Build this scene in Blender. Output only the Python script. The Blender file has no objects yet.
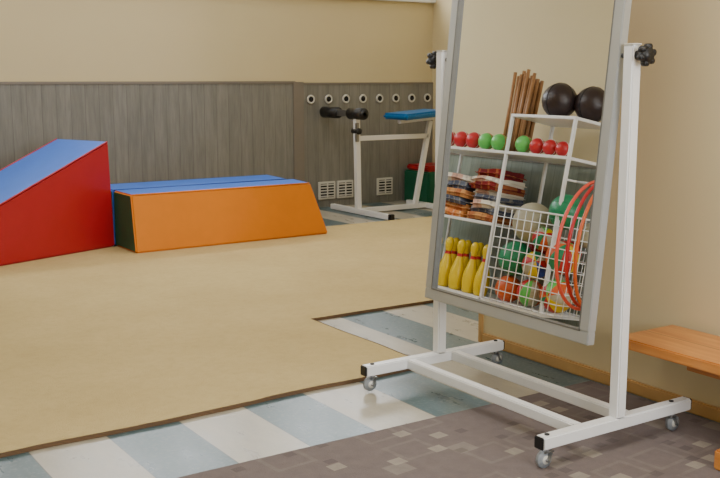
import bpy, bmesh, math, random
from mathutils import Vector, Matrix, noise as mnoise
random.seed(4)
scene=bpy.context.scene

# ---------------------------------------------------------------- materials
def lin(c):
    r=[]
    for v in c:
        v=v/255.
        r.append(v/12.92 if v<=.04045 else ((v+.055)/1.055)**2.4)
    return (r[0],r[1],r[2],1)
_m={}
def mat(name,col,rough=.5,metal=0.,var=.06,scale=12,bump=0.,bscale=200,coat=0.,spec=.5):
    if name in _m: return _m[name]
    m=bpy.data.materials.new(name); m.use_nodes=True
    nt=m.node_tree; b=nt.nodes['Principled BSDF']
    b.inputs['Roughness'].default_value=rough; b.inputs['Metallic'].default_value=metal
    b.inputs['Coat Weight'].default_value=coat
    b.inputs['Specular IOR Level'].default_value=spec
    geo=nt.nodes.new('ShaderNodeNewGeometry')
    c=lin(col)
    n=nt.nodes.new('ShaderNodeTexNoise'); n.inputs['Scale'].default_value=scale; n.inputs['Detail'].default_value=4
    nt.links.new(geo.outputs['Position'],n.inputs['Vector'])
    mx=nt.nodes.new('ShaderNodeMix'); mx.data_type='RGBA'
    mx.inputs[6].default_value=tuple(x*(1-var) for x in c[:3])+(1,)
    mx.inputs[7].default_value=tuple(min(1,x*(1+var)) for x in c[:3])+(1,)
    nt.links.new(n.outputs['Fac'],mx.inputs[0]); nt.links.new(mx.outputs[2],b.inputs['Base Color'])
    if bump>0:
        n2=nt.nodes.new('ShaderNodeTexNoise'); n2.inputs['Scale'].default_value=bscale
        nt.links.new(geo.outputs['Position'],n2.inputs['Vector'])
        bp=nt.nodes.new('ShaderNodeBump'); bp.inputs['Strength'].default_value=bump; bp.inputs['Distance'].default_value=.01
        nt.links.new(n2.outputs['Fac'],bp.inputs['Height']); nt.links.new(bp.outputs[0],b.inputs['Normal'])
    _m[name]=m; return m

class NT:
    """tiny helper for math node graphs"""
    def __init__(s,name,rough=.5):
        s.m=bpy.data.materials.new(name); s.m.use_nodes=True; s.t=s.m.node_tree
        s.b=s.t.nodes['Principled BSDF']; s.b.inputs['Roughness'].default_value=rough
        s.geo=s.t.nodes.new('ShaderNodeNewGeometry')
        s.sep=s.t.nodes.new('ShaderNodeSeparateXYZ'); s.t.links.new(s.geo.outputs['Position'],s.sep.inputs[0])
        s.x,s.y,s.z=s.sep.outputs
    def put(s,v,inp):
        if isinstance(v,bpy.types.NodeSocket): s.t.links.new(v,inp)
        else: inp.default_value=v
    def math(s,op,a,b=0.,c=0.):
        n=s.t.nodes.new('ShaderNodeMath'); n.operation=op
        s.put(a,n.inputs[0]); s.put(b,n.inputs[1])
        if op in('COMPARE','MULTIPLY_ADD'): s.put(c,n.inputs[2])
        return n.outputs[0]
    def vec(s,x,y,z):
        n=s.t.nodes.new('ShaderNodeCombineXYZ'); s.put(x,n.inputs[0]);s.put(y,n.inputs[1]);s.put(z,n.inputs[2]); return n.outputs[0]
    def noise(s,v,scale,detail=4,rough=.5):
        n=s.t.nodes.new('ShaderNodeTexNoise'); s.put(v,n.inputs['Vector']); n.inputs['Scale'].default_value=scale
        n.inputs['Detail'].default_value=detail; n.inputs['Roughness'].default_value=rough; return n.outputs['Fac']
    def white(s,v):
        n=s.t.nodes.new('ShaderNodeTexWhiteNoise'); s.put(v,n.inputs['Vector']); return n.outputs['Value']
    def mix(s,f,a,b):
        n=s.t.nodes.new('ShaderNodeMix'); n.data_type='RGBA'
        s.put(f,n.inputs[0]); s.put(a,n.inputs[6]); s.put(b,n.inputs[7]); return n.outputs[2]
    def ramp(s,f,lo,hi):
        n=s.t.nodes.new('ShaderNodeMapRange'); s.put(f,n.inputs[0]); n.inputs[1].default_value=lo; n.inputs[2].default_value=hi; return n.outputs[0]
    def bump(s,h,st=.3,dist=.01):
        n=s.t.nodes.new('ShaderNodeBump'); n.inputs['Strength'].default_value=st; n.inputs['Distance'].default_value=dist
        s.put(h,n.inputs['Height']); s.t.links.new(n.outputs[0],s.b.inputs['Normal'])
    def out(s,c): s.put(c,s.b.inputs['Base Color']); return s.m

def m_tiles():
    g=NT('striped_linoleum',.3); g.b.inputs['Specular IOR Level'].default_value=.33
    u=g.math('FRACT',g.math('DIVIDE',g.math('SUBTRACT',g.x,1.46-5.7),.57))
    light=g.math('LESS_THAN',u,.5)
    n1=g.noise(g.vec(g.math('MULTIPLY',g.x,1.0),g.math('MULTIPLY',g.y,.35),0.),9,6,.65)
    n2=g.noise(g.geo.outputs['Position'],60,3)
    A=g.mix(g.ramp(n1,.3,.7),lin((152,146,132)),lin((178,170,152)))
    Bc=g.mix(g.ramp(n1,.3,.7),lin((60,82,88)),lin((88,109,113)))
    c=g.mix(light,Bc,A)
    c=g.mix(g.math('MULTIPLY',g.ramp(n2,.5,.75),.15),c,lin((200,196,184)))
    d=g.math('ABSOLUTE',g.math('SUBTRACT',g.math('FRACT',g.math('MULTIPLY',u,2.)),.5))
    seam=g.math('GREATER_THAN',d,.492)
    c=g.mix(g.math('MULTIPLY',seam,.6),c,lin((80,82,80)))
    g.put(g.math('MULTIPLY_ADD',n1,.22,.19),g.b.inputs['Roughness'])
    return g.out(c)
def m_carpet():
    g=NT('beige_carpet',.95); g.b.inputs['Specular IOR Level'].default_value=.1
    n1=g.noise(g.geo.outputs['Position'],1.3,5,.6); n2=g.noise(g.geo.outputs['Position'],200,2)
    n3=g.noise(g.geo.outputs['Position'],30,3)
    c=g.mix(g.ramp(n1,.3,.7),lin((192,170,119)),lin((207,186,134)))
    c=g.mix(g.math('MULTIPLY',g.ramp(n3,.4,.8),.3),c,lin((174,150,100)))
    c=g.mix(g.math('MULTIPLY',n2,.32),c,lin((146,126,82)))
    g.bump(n2,.7,.005); return g.out(c)
def m_rug():
    g=NT('taupe_rug',.97); g.b.inputs['Specular IOR Level'].default_value=.1
    n2=g.noise(g.geo.outputs['Position'],260,2); n1=g.noise(g.geo.outputs['Position'],22,4)
    base=g.mix(n1,lin((108,98,96)),lin((126,115,112)))
    def squares(c,ang,size,th,col,off,inner,f,ring=False):
        ca,sa=math.cos(ang),math.sin(ang)
        X=g.math('ADD',g.math('ADD',g.math('MULTIPLY',g.x,ca/size),g.math('MULTIPLY',g.y,sa/size)),off)
        Y=g.math('ADD',g.math('ADD',g.math('MULTIPLY',g.x,-sa/size),g.math('MULTIPLY',g.y,ca/size)),off*1.7)
        r=g.white(g.vec(g.math('FLOOR',X),g.math('FLOOR',Y),off))
        on=g.math('GREATER_THAN',r,th)
        a=g.math('ABSOLUTE',g.math('SUBTRACT',g.math('FRACT',X),.5)); bb=g.math('ABSOLUTE',g.math('SUBTRACT',g.math('FRACT',Y),.5))
        mxx=g.math('MAXIMUM',a,g.math('MULTIPLY',bb,1.15))
        mk=g.math('MULTIPLY',g.math('LESS_THAN',mxx,inner),on)
        if ring: mk=g.math('MULTIPLY',mk,g.math('GREATER_THAN',mxx,inner-.09))
        mk=g.math('MULTIPLY',mk,g.math('MULTIPLY_ADD',n1,.5,f))
        return g.mix(mk,c,col)
    c=squares(base,.1,.15,.74,lin((146,138,128)),3.3,.30,.3)
    c=squares(c,.1,.095,.84,lin((162,154,140)),11.7,.30,.45)
    c=squares(c,.1,.20,.66,lin((140,132,124)),7.1,.42,.05,True)
    c=squares(c,.1,.07,.90,lin((84,76,76)),5.1,.3,.2)
    c=g.mix(g.math('MULTIPLY',n2,.3),c,lin((80,72,70)))
    g.bump(n2,.5,.004); return g.out(c)
def m_wood_panel(name,a,b,axis='x',pw=.125):
    g=NT(name,.42)
    t=g.x if axis=='x' else g.y
    u=g.math('DIVIDE',g.math('ADD',t,20.),pw); cell=g.math('FLOOR',u); fr=g.math('FRACT',u)
    r=g.white(g.vec(cell,0.,0.))
    v=g.vec(g.math('MULTIPLY',t,22.),g.math('MULTIPLY',r,30.),g.math('MULTIPLY',g.z,2.2))
    n=g.noise(v,1.0,6,.65)
    v2=g.vec(g.math('MULTIPLY',t,70.),r,g.math('MULTIPLY',g.z,6.)); n2=g.noise(v2,1.,4,.6)
    f=g.math('ADD',g.math('MULTIPLY',n,.7),g.math('MULTIPLY',n2,.3))
    c=g.mix(g.ramp(f,.30,.70),lin(a),lin(b))
    c=g.mix(g.math('MULTIPLY',r,.14),c,lin([x*.75 for x in a]))
    gr=g.math('GREATER_THAN',g.math('ABSOLUTE',g.math('SUBTRACT',fr,.5)),.48)
    c=g.mix(g.math('MULTIPLY',gr,.42),c,lin((66,64,60)))
    g.bump(g.math('SUBTRACT',1.,gr),.4,.004); return g.out(c)
def m_bench():
    g=NT('varnished_pine',.28); g.b.inputs['Coat Weight'].default_value=.3
    v=g.vec(g.math('MULTIPLY',g.x,26.),g.math('MULTIPLY',g.y,2.2),g.math('MULTIPLY',g.z,26.))
    n=g.noise(v,1.,5,.6)
    c=g.mix(g.ramp(n,.32,.68),lin((182,108,44)),lin((216,148,74)))
    pl=g.math('LESS_THAN',g.math('ABSOLUTE',g.math('SUBTRACT',g.x,3.0)),.003)
    c=g.mix(g.math('MULTIPLY',pl,.7),c,lin((90,50,20)))
    return g.out(c)
def m_wall():
    g=NT('beige_plaster',.8); g.b.inputs['Specular IOR Level'].default_value=.25
    n=g.noise(g.geo.outputs['Position'],1.2,4); n2=g.noise(g.geo.outputs['Position'],120,3)
    c=g.mix(n,lin((206,190,150)),lin((213,198,159)))
    g.bump(n2,.08,.003); return g.out(c)

TILES=m_tiles();CARPET=m_carpet();RUG=m_rug();WALL=m_wall();PINE=m_bench()
PANEL=m_wood_panel('grey_wood_panel',(110,109,103),(143,141,133))
PANELY=m_wood_panel('grey_wood_panel_side',(116,128,118),(150,160,148),'y')
PANELTRIM=mat('panel_trim',(126,118,108),.5)
CEIL=mat('ceiling_white',(236,234,228),.9)
WHITE=mat('white_enamel',(228,228,228),.3,var=.02)
GREYW=mat('offwhite_plastic',(205,203,195),.45,var=.03)
ALU=mat('brushed_aluminium',(178,180,180),.38,metal=.5,var=.04)
ALUD=mat('aluminium_edge',(120,120,118),.4,metal=.5)
BLACK=mat('black_rubber',(24,23,24),.45)
DARK=mat('dark_void',(18,16,15),.8)
STEEL=mat('zinc_steel',(150,150,150),.3,metal=.9)
WHEEL=mat('grey_wheel',(135,140,145),.4)
RED=mat('red_vinyl',(168,20,34),.42,bump=.05)
BLUE=mat('blue_vinyl',(50,108,208),.4,bump=.05)
ORANGE=mat('orange_vinyl',(220,126,10),.42,bump=.05)
GREEN=mat('green_vinyl',(14,92,66),.42,bump=.05)
SEATBLUE=mat('teal_blue_vinyl',(20,105,165),.4)
WOODY=mat('yellow_wood_trim',(190,150,92),.45,var=.12)
WOODB=mat('brown_wood_sticks',(160,116,74),.5,var=.3)
MIR=mat('mirror_silver',(238,240,240),.0,metal=1.,var=0)
BALLBLK=mat('medicine_ball_leather',(44,30,29),.35,bump=.2,bscale=150)
LIME=mat('lime_rubber',(96,190,90),.35)
REDR=mat('red_rubber',(190,38,44),.35)
DGREEN=mat('dark_green_rubber',(30,132,88),.35)
TAN=mat('tan_rubber',(176,170,146),.45)
ORR=mat('orange_rubber',(214,96,44),.35)
BLUER=mat('blue_rubber',(50,80,150),.35)
YEL=mat('yellow_plastic',(226,196,30),.3)
PINKR=mat('coral_hoop',(226,84,66),.35)
EDGEDARK=mat('carpet_dark_edge',(96,72,48),.9)
def m_blanket(i,a,b_,c_,s):
    g=NT('blanket_cloth_%d'%i,.95); g.b.inputs['Specular IOR Level'].default_value=.1
    n=g.noise(g.geo.outputs['Position'],9,3)
    yy=g.math('ADD',g.y,g.math('MULTIPLY',n,.06))
    U=g.math('FRACT',g.math('MULTIPLY',yy,s)); V=g.math('FRACT',g.math('MULTIPLY',yy,s*2.7))
    c=g.mix(g.math('MULTIPLY',g.math('GREATER_THAN',U,.62),.6),lin(a),lin(b_))
    c=g.mix(g.math('MULTIPLY',g.math('GREATER_THAN',V,.78),.35),c,lin(c_))
    n2=g.noise(g.geo.outputs['Position'],180,2); g.bump(n2,.5,.004); return g.out(c)
TOW=[m_blanket(i,*c) for i,c in enumerate([((206,150,96),(168,84,56),(116,40,40),5),((218,210,194),(206,180,150),(150,60,54),4),((134,46,46),(96,40,48),(220,150,90),4),((84,90,108),(120,124,134),(200,190,170),5),((222,150,86),(206,110,60),(236,222,200),4),((156,128,98),(116,84,66),(206,180,144),5),((228,220,204),(196,120,90),(120,110,110),3)])]

# ---------------------------------------------------------------- mesh builder
class B:
    def __init__(s,name): s.name=name; s.bm=bmesh.new(); s.mats=[]
    def mi(s,m):
        if m not in s.mats: s.mats.append(m)
        return s.mats.index(m)
    def merge(s,tb,m,smooth):
        i=None if m is None else s.mi(m)
        for f in tb.faces:
            if i is not None: f.material_index=i
            f.smooth=smooth
        me=bpy.data.meshes.new('t'); tb.to_mesh(me); tb.free(); s.bm.from_mesh(me); bpy.data.meshes.remove(me)
    def box(s,lo,hi,m,bev=0.,rot=None,seg=2):
        tb=bmesh.new(); bmesh.ops.create_cube(tb,size=1)
        c=Vector([(a+b)/2 for a,b in zip(lo,hi)]); d=[abs(b-a) for a,b in zip(lo,hi)]
        for v in tb.verts: v.co=Vector((v.co.x*d[0],v.co.y*d[1],v.co.z*d[2]))
        if bev>0: bmesh.ops.bevel(tb,geom=tb.edges[:],offset=bev,segments=seg,affect='EDGES')
        if rot: tb.transform(rot)
        tb.transform(Matrix.Translation(c)); s.merge(tb,m,False)
    def cloth(s,lo,hi,m,amp,seed):
        """soft folded cloth layer: rounded slab with wrinkled, sagging surface"""
        tb=bmesh.new(); bmesh.ops.create_cube(tb,size=1)
        c=Vector([(a+b)/2 for a,b in zip(lo,hi)]); d=[abs(b-a) for a,b in zip(lo,hi)]
        for v in tb.verts: v.co=Vector((v.co.x*d[0],v.co.y*d[1],v.co.z*d[2]))
        bmesh.ops.bevel(tb,geom=tb.edges[:],offset=d[2]*.47,segments=5,affect='EDGES')
        long_e=[e for e in tb.edges if e.calc_length()>.1]
        bmesh.ops.subdivide_edges(tb,edges=long_e,cuts=11,use_grid_fill=True)
        for v in tb.verts:
            q=v.co*6+Vector((seed*3.1,seed,0)); nv=mnoise.noise_vector(q)
            droop=-.010*(abs(v.co.y)/(d[1]/2))**3
            v.co+=Vector((nv.x*amp*2.,nv.y*amp*1.6,nv.z*amp*.9+droop))
        tb.transform(Matrix.Translation(c)); s.merge(tb,m,True)
    def hexa(s,v,ms,bev=0.):
        tb=bmesh.new(); vs=[tb.verts.new(p) for p in v]
        F=[(3,2,1,0),(4,5,6,7),(0,1,5,4),(1,2,6,5),(2,3,7,6),(3,0,4,7)]
        for k,f in enumerate(F):
            fc=tb.faces.new([vs[i] for i in f]); fc.material_index=s.mi(ms[k])
        bmesh.ops.recalc_face_normals(tb,faces=tb.faces)
        if bev>0: bmesh.ops.bevel(tb,geom=tb.edges[:],offset=bev,segments=3,affect='EDGES')
        s.merge(tb,None,False)
    def beam(s,p1,p2,w,h,m,bev=.003,up=(0,0,1)):
        p1=Vector(p1);p2=Vector(p2);d=p2-p1;L=d.length;z=d.normalized()
        x=Vector(up).cross(z)
        if x.length<1e-4: x=Vector((1,0,0))
        x.normalize(); y=z.cross(x)
        M=Matrix((x,y,z)).transposed().to_4x4()
        tb=bmesh.new(); bmesh.ops.create_cube(tb,size=1)
        for v in tb.verts: v.co=Vector((v.co.x*w,v.co.y*h,v.co.z*L))
        if bev>0: bmesh.ops.bevel(tb,geom=tb.edges[:],offset=bev,segments=2,affect='EDGES')
        tb.transform(Matrix.Translation((p1+p2)/2)@M); s.merge(tb,m,False)
    def cyl(s,p1,p2,r,m,seg=20,r2=None,bev=0.):
        p1=Vector(p1);p2=Vector(p2);d=p2-p1
        tb=bmesh.new(); bmesh.ops.create_cone(tb,cap_ends=True,segments=seg,radius1=r,radius2=r if r2 is None else r2,depth=d.length)
        if bev>0:
            es=[e for e in tb.edges if any(len(f.verts)>4 for f in e.link_faces)]
            bmesh.ops.bevel(tb,geom=es,offset=bev,segments=3,affect='EDGES')
        tb.transform(Matrix.Translation((p1+p2)/2)@Vector((0,0,1)).rotation_difference(d.normalized()).to_matrix().to_4x4())
        s.merge(tb,m,True)
    def sphere(s,c,r,m,scale=(1,1,1),seg=28):
        tb=bmesh.new(); bmesh.ops.create_uvsphere(tb,u_segments=seg,v_segments=seg//2,radius=r)
        for v in tb.verts: v.co=Vector((v.co.x*scale[0],v.co.y*scale[1],v.co.z*scale[2]))
        tb.transform(Matrix.Translation(c)); s.merge(tb,m,True)
    def beach(s,c,r,ms,rot):
        tb=bmesh.new(); bmesh.ops.create_uvsphere(tb,u_segments=32,v_segments=18,radius=r)
        for f in tb.faces:
            cc=f.calc_center_median(); a=(math.atan2(cc.y,cc.x)/(2*math.pi))%1
            f.material_index=s.mi(ms[int(a*8)%len(ms)])
        tb.transform(Matrix.Translation(c)@rot); s.merge(tb,None,True)
    def torus(s,c,R,r,m,axis='y',seg=56):
        tb=bmesh.new(); rings=[]
        for i in range(seg):
            a=2*math.pi*i/seg; ring=[]
            for j in range(10):
                b=2*math.pi*j/10; q=R+r*math.cos(b)
                ring.append(tb.verts.new(Vector((q*math.cos(a),q*math.sin(a),r*math.sin(b)))))
            rings.append(ring)
        for i in range(seg):
            for j in range(10):
                tb.faces.new((rings[i][j],rings[(i+1)%seg][j],rings[(i+1)%seg][(j+1)%10],rings[i][(j+1)%10]))
        if isinstance(axis,Matrix): tb.transform(axis)
        elif axis=='y': tb.transform(Matrix.Rotation(math.pi/2,4,'X'))
        elif axis=='x': tb.transform(Matrix.Rotation(math.pi/2,4,'Y'))
        tb.transform(Matrix.Translation(c)); s.merge(tb,m,True)
    def lathe(s,c,prof,m,seg=24,ms=None):
        tb=bmesh.new(); rings=[]
        for r,z in prof: rings.append([tb.verts.new((r*math.cos(2*math.pi*k/seg),r*math.sin(2*math.pi*k/seg),z)) for k in range(seg)])
        for i in range(len(prof)-1):
            for k in range(seg):
                f=tb.faces.new((rings[i][k],rings[i][(k+1)%seg],rings[i+1][(k+1)%seg],rings[i+1][k]))
                if ms: f.material_index=s.mi(ms[i])
        f=tb.faces.new(rings[0][::-1]);  g=tb.faces.new(rings[-1])
        if ms: f.material_index=s.mi(ms[0]); g.material_index=s.mi(ms[-1])
        tb.transform(Matrix.Translation(c)); s.merge(tb,None if ms else m,True)
    def done(s):
        bmesh.ops.recalc_face_normals(s.bm,faces=s.bm.faces)
        xs=[v.co for v in s.bm.verts]
        o=Vector(((min(v.x for v in xs)+max(v.x for v in xs))/2,(min(v.y for v in xs)+max(v.y for v in xs))/2,min(v.z for v in xs)))
        for v in s.bm.verts: v.co-=o
        me=bpy.data.meshes.new(s.name); s.bm.to_mesh(me); s.bm.free()
        for m in s.mats: me.materials.append(m)
        ob=bpy.data.objects.new(s.name,me); ob.location=o; scene.collection.objects.link(ob); return ob

# ---------------------------------------------------------------- room shell
XL,XR,YB,YF,ZC=-.42,6.70,8.65,-2.6,3.2
XW,YW=3.19,3.70
b=B('floor'); b.box((XL-.1,YF-.1,-.1),(XR+.1,YB+.1,0),TILES); b.done()
b=B('ceiling'); b.box((XL-.1,YF-.1,ZC),(XR+.1,YB+.1,ZC+.1),CEIL); b.done()
b=B('wall_left'); b.box((XL-.1,YF-.1,0),(XL,YB+.1,ZC),WALL); b.done()
b=B('wall_right'); b.box((XW,YF,0),(XW+.12,YW,ZC),WALL); b.done()
b=B('wall_return'); b.box((XW+.12,YW-.12,0),(XR,YW,ZC),WALL); b.done()
b=B('wall_side'); b.box((XR,YW-.12,0),(XR+.1,YB+.1,ZC),WALL); b.done()
def wall_open(name,x0,x1,y0,y1,wins,z0,z1):
    b=B(name); b.box((x0,y0,0),(x1,y1,z0),WALL); b.box((x0,y0,z1),(x1,y1,ZC),WALL)
    c=x0
    for a,e in wins: b.box((c,y0,z0),(a,y1,z1),WALL); c=e
    b.box((c,y0,z0),(x1,y1,z1),WALL); b.done()
backw=[(.1,2.0),(2.5,4.4),(4.7,6.4)]
wall_open('wall_back',XL,XR,YB,YB+.2,backw,2.12,3.0)
frontw=[(0.2,1.4),(1.8,3.0)]
wall_open('wall_front',XL,XW,YF-.2,YF,frontw,.9,2.6)
def window(name,x0,x1,z0,z1,y):
    b=B(name); w=.05
    b.box((x0,y-.03,z0),(x1,y+.03,z0+w),WHITE); b.box((x0,y-.03,z1-w),(x1,y+.03,z1),WHITE)
    b.box((x0,y-.03,z0+w),(x0+w,y+.03,z1-w),WHITE); b.box((x1-w,y-.03,z0+w),(x1,y+.03,z1-w),WHITE)
    c=(x0+x1)/2; b.box((c-w/2,y-.03,z0+w),(c+w/2,y+.03,z1-w),WHITE); b.done()
k=1
for a,e in backw: window('window_%d'%k,a,e,2.12,3.0,YB+.1); k+=1
for a,e in frontw: window('window_%d'%k,a,e,.9,2.6,YF-.1); k+=1
b=B('trim_1'); b.box((XL,YB-.06,2.085),(XR,YB,2.12),WHITE,.006); b.done()
b=B('trim_2'); b.box((XL,YB-.035,0),(4.95,YB,1.245),PANEL); b.box((XL,YB-.045,1.245),(4.98,YB,1.27),PANELTRIM,.004)
b.box((4.95,YB-.05,0),(5.07,YB,1.262),PANELTRIM,.004)
b.box((5.07,YB-.02,0),(XR,YB,1.235),PANEL); b.box((5.07,YB-.028,1.235),(XR,YB,1.255),PANELTRIM,.004); b.done()
b=B('trim_3'); b.box((XL,YF,0),(XL+.02,YB-.06,1.24),PANELY); b.box((XL,YF,1.24),(XL+.03,YB-.06,1.265),PANELTRIM); b.done()
b=B('baseboard_right'); b.box((XW-.022,YF,0),(XW,YW-.03,.055),WOODY,.006); b.done()
b=B('trim_4'); b.box((XW-.01,YW-.02,0),(XW+.02,YW+.01,1.3),WOODY,.003); b.done()

# L-shaped carpet with slightly rumpled, lifted edges and a dark brown strip along them
random.seed(9)
def wavy(p,q,n,amp):
    out=[]
    for i in range(n):
        t=i/n; x=p[0]+(q[0]-p[0])*t; y=p[1]+(q[1]-p[1])*t
        L=math.hypot(q[0]-p[0],q[1]-p[1]); nx,ny=-(q[1]-p[1])/L,(q[0]-p[0])/L
        o=0 if i==0 else amp*(mnoise.noise(Vector((x*1.7,y*1.7,3.)))*1.6+mnoise.noise(Vector((x*6,y*6,1.)))*.4)
        out.append((x+nx*o,y+ny*o))
    return out
E1=wavy((XL+.03,3.40),(2.70,3.495),40,.016)
E2=wavy((2.70,3.495),(2.70,4.53),14,.010)
E3=wavy((2.70,4.53),(6.2,4.53),20,.008)
CT=.0165
pts=E1+E2+E3+[(6.2,4.53),(6.25,7.38),(XL+.03,7.38)]
b=B('beige_carpet'); tb=bmesh.new()
vs=[tb.verts.new((x,y,0.001)) for x,y in pts]; f=tb.faces.new(vs)
r=bmesh.ops.extrude_face_region(tb,geom=[f])
for v in r['geom']:
    if isinstance(v,bmesh.types.BMVert): v.co.z=CT-.0005
b.merge(tb,CARPET,False)
ed=E1+E2+E3
for p,q in zip(ed[:-1],ed[1:]): b.beam((p[0],p[1],.0085),(q[0],q[1],.0085),.008,.015,EDGEDARK,.0)
b.done()
b=B('patterned_rug'); b.box((.35,-1.6,.0005),(3.15,2.925,.006),RUG,.002); b.done()

b=B('coat_peg_rings')
for i in range(8):
    x=5.16+.208*i; b.torus((x,YB-.03,1.09),.036,.010,GREYW,'y',24); b.cyl((x,YB-.021,1.09),(x,YB-.034,1.09),.028,DARK)
b.done()
for x in (5.34,5.56,6.06):
    b=B('wall_vent'); y=YB-.02
    b.box((x-.1,y-.02,.08),(x+.1,y,.26),GREYW,.004)
    b.box((x-.078,y-.022,.1),(x+.078,y-.019,.24),DARK)
    for k in range(5): b.box((x-.078,y-.028,.106+k*.029),(x+.078,y-.02,.118+k*.029),GREYW)
    b.box((x-.006,y-.03,.1),(x+.006,y-.02,.24),GREYW)
    b.done()

# ---------------------------------------------------------------- soft play blocks
ang=math.radians(21); O=Vector((2.655,7.385,CT)); d=Vector((math.cos(ang),math.sin(ang),0)); w=Vector((-math.sin(ang),math.cos(ang),0))
L=1.99; W=.60; hh=.812
b=B('foam_wedge_mat')
p=lambda a,c,z:O+d*a+w*c+Vector((0,0,z))
b.hexa([p(-L,0,0),p(0,0,0),p(0,W,0),p(-L,W,0),p(-L,0,.03),p(-.03,0,hh),p(-.03,W,hh),p(-L,W,.03)],[RED,BLUE,RED,RED,RED,RED],.012)
for c in (0.004,W-.004): b.cyl(p(-L+.01,c,.034),p(-.04,c,hh-.004),.006,RED,8)
b.done()
def trap(name,y0,y1,front,lean,pip):
    b=B(name); z0=CT; z1=.448
    b.hexa([(2.665,y0,z0),(4.36,y0+.03,z0),(4.37,y1,z0),(2.665,y1,z0),(2.665,y0+lean,z1),(4.22,y0+lean+.02,z1),(4.26,y1-.003,z1),(2.665,y1-.003,z1)],[front,BLUE,front,ORANGE,ORANGE,GREEN],.012)
    b.cyl((2.68,y0+lean+.004,z1-.003),(4.21,y0+lean+.024,z1-.003),.005,pip,8)
    return b.done()
trap('foam_block_mat',6.98,7.42,ORANGE,.07,ORANGE)
trap('foam_block_mat',7.425,7.88,BLUE,.012,mat('blue_piping',(36,70,150),.5))
b=B('corner_foam_mat'); b.box((6.28,8.15,0.0),(6.68,8.58,.34),GREEN,.015); b.box((6.30,8.17,.34),(6.66,8.56,.40),RED,.015); b.done()

# ---------------------------------------------------------------- exercise bench
b=B('back_extension_machine')
b.beam((5.30,7.42,.03),(5.30,8.45,.03),.05,.05,WHITE); b.beam((6.13,7.70,.03),(6.13,8.3,.03),.05,.05,WHITE)
b.beam((5.30,7.98,.035),(6.13,7.98,.035),.05,.045,WHITE)
b.beam((5.30,7.98,.03),(5.28,7.98,.93),.05,.05,WHITE,up=(0,1,0))
b.beam((5.29,7.98,.73),(6.13,7.98,.73),.045,.045,WHITE)
b.beam((5.98,7.98,.03),(6.16,7.98,.88),.045,.045,WHITE,up=(0,1,0))
b.beam((5.78,7.98,.88),(6.2,7.98,.91),.05,.04,WHITE)
b.cyl((5.28,7.84,.965),(5.28,8.58,.965),.018,STEEL)
b.cyl((5.28,7.84,.965),(5.28,8.10,.965),.055,BLACK,bev=.015); b.cyl((5.28,8.29,.965),(5.28,8.58,.965),.055,BLACK,bev=.015)
b.beam((5.28,8.02,.965),(5.28,8.40,.965),.05,.06,STEEL)
b.cyl((5.28,7.93,.80),(5.28,8.03,.80),.03,BLACK)
b.beam((5.27,7.955,.70),(5.27,7.955,.88),.03,.03,STEEL)
b.box((5.72,7.78,.915),(6.24,8.18,.975),SEATBLUE,.02,rot=Matrix.Rotation(math.radians(-4),4,'Y'))
b.box((5.275,7.41,.0),(5.325,7.45,.06),BLACK,.004)
b.done()

# ---------------------------------------------------------------- mirror stand
ST=B('mobile_mirror_stand')
px=2.64; tw=.044
for y,xa,xb,ca,cb in ((3.335,2.242,3.0,2.285,2.965),(2.32,2.265,3.02,2.30,2.93)):
    ST.beam((px,y,.115),(px,y,1.41),tw,tw,WHITE,.005)
    ST.box((px-tw/2,y-tw/2,1.408),(px+tw/2,y+tw/2,1.414),GREYW,.002)
    ST.beam((xa,y,.097),(xb,y,.097),tw,tw,WHITE,.005)
    for e in (xa,xb): ST.box((e-.004,y-.021,.076),(e+.004,y+.021,.118),BLACK,.003)
    for x,sg in ((ca,1),(cb,-1)):
        ST.cyl((x,y,.118),(x,y,.123),.009,BLACK,12)
        ST.cyl((x,y,.075),(x,y,.062),.011,STEEL,12)
        ST.box((x-.02,y-.017,.060),(x+.02,y+.017,.065),STEEL,.001)
        ox=.012*sg
        for s in (-1,1): ST.beam((x+ox*.2,y+s*.015,.064),(x-ox,y+s*.015,.030),.003,.026,STEEL,.0005,up=(0,1,0))
        ST.cyl((x-ox,y-.011,.0365),(x-ox,y+.011,.0365),.030,WHEEL,24,bev=.004)
        ST.cyl((x-ox,y-.0135,.0365),(x-ox,y+.0135,.0365),.015,GREYW,16)
        ST.cyl((x-ox,y-.019,.0365),(x-ox,y+.019,.0365),.005,STEEL,10)
for x in (2.47,2.71): ST.beam((x,2.34,.097),(x,3.315,.097),.04,.04,WHITE,.004)
for y,s in ((3.335,1),(2.32,-1)):
    yy=y+s*.022
    ST.cyl((px,y-s*.06,1.375),(px,yy+s*.05,1.375),.008,STEEL,12)
    ST.cyl((px,yy,1.375),(px,yy+s*.03,1.375),.016,BLACK,20)
    ST.cyl((px,yy+s*.024,1.375),(px,yy+s*.052,1.375),.027,BLACK,24,bev=.004)
    for k in range(6):
        a=k*math.pi/3+.3; c=(px+.027*math.cos(a),0,1.375+.027*math.sin(a))
        ST.cyl((c[0],yy+s*.025,c[2]),(c[0],yy+s*.051,c[2]),.011,BLACK,14,bev=.003)
tau=math.radians(5.8); up=Vector((math.sin(tau),0,math.cos(tau))); nn=Vector((-math.cos(tau),0,math.sin(tau))); yv=Vector((0,1,0))
P=Vector((px,0,1.375)); y0,y1=2.362,3.292
M=Matrix((nn,-yv,up)).transposed()
def mb(ylo,yhi,llo,lhi,nlo,nhi,m,bev=.003):
    tb=bmesh.new(); bmesh.ops.create_cube(tb,size=1)
    for v in tb.verts:
        v.co=Vector((v.co.x*(nhi-nlo)+(nhi+nlo)/2, v.co.y*(yhi-ylo)-(yhi+ylo)/2, v.co.z*(lhi-llo)+(lhi+llo)/2))
    if bev>0: bmesh.ops.bevel(tb,geom=tb.edges[:],offset=bev,segments=2,affect='EDGES')
    tb.transform(Matrix.Translation(P)@M.to_4x4()); ST.merge(tb,m,False)
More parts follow.
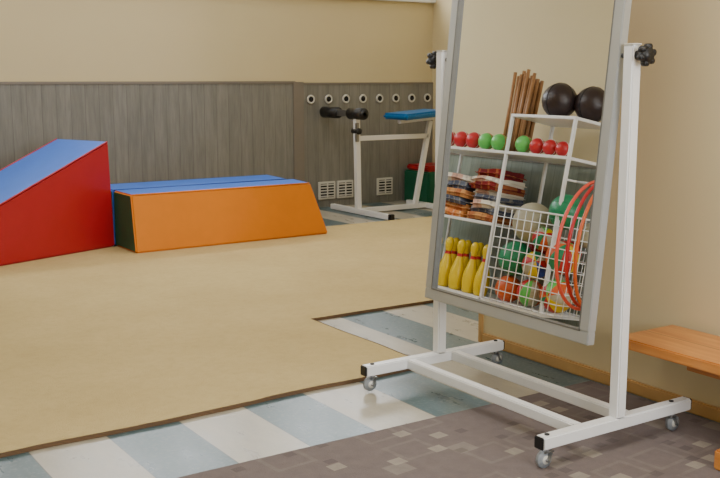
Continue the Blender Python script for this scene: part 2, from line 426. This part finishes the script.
LB,LT,FW=-.998,.80,.046
mb(y0,y1,LB,LB+FW,-.018,.018,ALU); mb(y0,y1,LT-FW,LT,-.018,.018,ALU)
mb(y0,y0+FW,LB+FW,LT-FW,-.018,.018,ALU); mb(y1-FW,y1,LB+FW,LT-FW,-.018,.018,ALU)
g=FW-.004
mb(y0+g,y1-g,LB+g,LB+g+.006,.0,.0195,ALUD,.001); mb(y0+g,y0+g+.006,LB+g,LT-g,.0,.0195,ALUD,.001); mb(y1-g-.006,y1-g,LB+g,LT-g,.0,.0195,ALUD,.001)
mb(y0+FW-.006,y1-FW+.006,LB+FW-.006,LT-FW+.006,-.008,.004,MIR,0)
mb(y0+.02,y1-.02,LB+.02,LT-.02,-.015,-.009,WOODB,0)
ST.done()

# ---------------------------------------------------------------- bench along right wall
b=B('low_wooden_bench')
b.box((2.84,.2,.298),(3.165,2.52,.338),PINE,.005)
b.box((2.98,.3,.235),(3.01,2.30,.298),PINE,.003)
for y in (1.95,.6):
    b.box((2.95,y-.03,.05),(3.10,y+.03,.298),PINE,.004)
    b.box((2.75,y-.045,.0065),(3.14,y+.045,.075),PINE,.006)
b.done()

# ---------------------------------------------------------------- storage rack (seen in the mirror)
b=B('storage_rack'); fx,bx=.15,-.27
def post(x,y,z): b.beam((x,y,CT),(x,y,z),.024,.024,WHITE,.003)
for x in (fx,bx):
    post(x,5.60,1.54); post(x,4.96,1.54); post(x,6.62,1.27)
def shelf(y0,y1,z,th=.022):
    b.box((bx-.01,y0-.01,z-th),(fx+.014,y1+.01,z),WHITE,.003)
shelf(4.96,5.60,1.54); shelf(4.96,6.62,1.26); shelf(5.60,6.62,.715); shelf(5.60,6.62,.15); shelf(4.96,5.6,.15)
b.cyl((bx,4.96,1.10),(fx,4.96,1.10),.008,WHITE,10); b.cyl((.035,4.96,1.10),(.035,4.54,1.10),.008,WHITE,10); b.cyl((.035,4.545,1.10),(.035,4.545,1.14),.008,WHITE,10)
b.done()
bk=B('wire_basket')
def wire(p,q,rr=.0035): bk.cyl(p,q,rr,WHITE,6)
X0,X1,Y0,Y1,Z0,Z1=-.24,.185,4.80,5.54,.152,.85
for z in [Z0+.01+i*(Z1-Z0-.01)/9 for i in range(10)]:
    rr=.007 if z>Z1-.02 else .0035
    wire((X1,Y0,z),(X1,Y1,z),rr); wire((X0,Y0,z),(X0,Y1,z),rr); wire((X0,Y0,z),(X1,Y0,z),rr); wire((X0,Y1,z),(X1,Y1,z),rr)
for i in range(11):
    y=Y0+i*(Y1-Y0)/10; wire((X1,y,Z0),(X1,y,Z1)); wire((X0,y,Z0),(X0,y,Z1)); wire((X0,y,Z0+.01),(X1,y,Z0+.01))
for i in range(1,6):
    x=X0+i*(X1-X0)/6; wire((x,Y0,Z0),(x,Y0,Z1)); wire((x,Y1,Z0),(x,Y1,Z1))
bk.done()
for c in ((.0,5.30),(-.13,5.10)):
    b=B('medicine_ball'); b.sphere((c[0],c[1],1.541+.13),.13,BALLBLK)
    b.torus((c[0],c[1],1.671),.1295,.003,DARK,'y'); b.torus((c[0],c[1],1.671),.1295,.003,DARK,'x'); b.done()
yy=[(6.225,REDR,.066),(6.075,REDR,.066),(5.925,LIME,.066),(5.775,LIME,.066),(5.505,LIME,.066),(5.36,REDR,.06),(5.225,REDR,.058),(5.10,REDR,.055),(6.39,REDR,.066)]
for y,m,rr in yy:
    b=B('small_grip_ball'); b.sphere((.08,y,1.261+rr),rr,m); b.torus((.08,y,1.261+rr),rr*.99,.003,GREYW if m==REDR else REDR,'x',24); b.done()
b=B('wooden_gym_sticks'); random.seed(5)
for i in range(7):
    for j in range(3):
        y=5.69+.031*i; x=-.05-.045*j-.01*(i%2); dy=(i-3)*.005
        b.cyl((x,y,1.262),(x-.01,y+dy,1.92-random.random()*.09),.0142,WOODB,10)
b.done()
b=B('folded_blankets'); random.seed(12)
for col,(ya,yb) in enumerate([(5.64,6.04),(6.02,6.50)]):
    z=.722; i=0
    while z<1.06-.03*col:
        h=.042+random.random()*.022
        b.cloth((-.22,ya+random.uniform(0,.05),z),(.11+random.uniform(-.04,.03),yb-random.uniform(0,.05),z+h*1.1),TOW[(i*3+col*4+i//3)%7],.015,i+col*20)
        z+=h; i+=1
b.done()
pins=[(.09,6.14),(.09,5.99),(.08,5.84),(-.04,6.22),(-.04,6.07),(-.04,5.92),(.08,6.30),(.08,5.70)]
for x,y in pins:
    b=B('bowling_pin'); pr=[(.045,0),(.052,.02),(.062,.09),(.058,.15),(.04,.21),(.026,.26),(.022,.285),(.03,.31),(.036,.34),(.032,.37),(.018,.39),(.003,.395)]
    b.lathe((x,y,.151),pr,YEL,20,ms=[YEL,YEL,YEL,YEL,YEL,REDR,YEL,YEL,YEL,YEL,YEL]); b.done()
def ball(c,r,m=None,ms=None,a=0):
    b=B('play_ball')
    if ms: b.beach(c,r,ms,Matrix.Rotation(a,4,'X')@Matrix.Rotation(a*.7,4,'Y'))
    else:
        b.sphere(c,r,m)
        for k in (-.5,0,.5): b.torus((c[0],c[1],c[2]+r*k),r*math.sqrt(1-k*k)*1.001,.0025,m,'z')
    b.done()
ball((.05,4.99,.88),.125,DGREEN)
ball((.02,5.33,.765),.15,TAN)
ball((.06,5.40,.485),.13,DGREEN)
ball((.075,5.17,.47),.10,None,[REDR,YEL,DGREEN,TAN,REDR,BLUER,YEL,TAN],1.1)
ball((.06,4.94,.56),.12,None,[ORR,TAN,REDR,LIME,ORR,YEL,REDR,DGREEN],.5)
ball((.06,4.93,.29),.12,None,[REDR,LIME,ORR,TAN,YEL,REDR,DGREEN,ORR],2.0)
ball((.07,5.18,.265),.10,None,[REDR,REDR,YEL,DGREEN,REDR,ORR,TAN,LIME],.2)
ball((.06,5.42,.255),.10,ORR)
ball((-.13,5.17,.34),.10,TAN); ball((-.15,5.42,.56),.085,REDR); ball((-.13,4.91,.74),.09,TAN)
ball((-.13,5.06,.60),.085,REDR); ball((.08,5.13,.665),.085,None,[REDR,TAN,LIME,YEL,REDR,TAN,ORR,DGREEN],.9)
for i,(y,rr,m,az) in enumerate([(4.72,.44,PINKR,-14),(4.68,.43,REDR,-19),(4.64,.43,ORR,-23)]):
    b=B('gymnastic_hoop'); b.torus((.04,y,1.108-rr+.011),rr,.012,m,Matrix.Rotation(math.radians(az),4,'Z')@Matrix.Rotation(math.pi/2,4,'X'),seg=72); b.done()

# ---------------------------------------------------------------- lights
def area(name,loc,rot,sx,sy,power,col=(1,1,1)):
    l=bpy.data.lights.new(name,'AREA'); l.shape='RECTANGLE'; l.size=sx; l.size_y=sy; l.energy=power; l.color=col
    o=bpy.data.objects.new(name,l); o.location=loc; o.rotation_euler=rot; scene.collection.objects.link(o)
for i,(a,e) in enumerate(backw): area('daylight_back_window',((a+e)/2,YB+.25,2.56),(math.radians(-90),0,0),e-a,.88,62,(.94,.97,1))
for i,(a,e) in enumerate(frontw): area('daylight_front_window',((a+e)/2,YF-.25,1.75),(math.radians(90),0,0),e-a,1.7,125,(.97,.98,1))
area('ceiling_fill',(1.4,2.0,ZC-.03),(0,0,0),1.6,1.2,58,(1,.98,.94))  # both ceiling areas are added soft fill, no fixture is there
area('ceiling_fill',(3.2,6.2,ZC-.03),(0,0,0),2.4,1.2,52,(1,.98,.94))
wd=bpy.data.worlds.new('sky'); scene.world=wd; wd.use_nodes=True
wd.node_tree.nodes['Background'].inputs[0].default_value=(.75,.85,1,1); wd.node_tree.nodes['Background'].inputs[1].default_value=1.2

cam=bpy.data.cameras.new('camera'); cam.lens=50; cam.sensor_width=36; cam.clip_start=.05
co=bpy.data.objects.new('camera',cam); co.location=(0,0,1.3)
co.rotation_euler=(math.radians(90)-math.atan(.161),0,-math.atan2(1000,1500))
scene.collection.objects.link(co); scene.camera=co
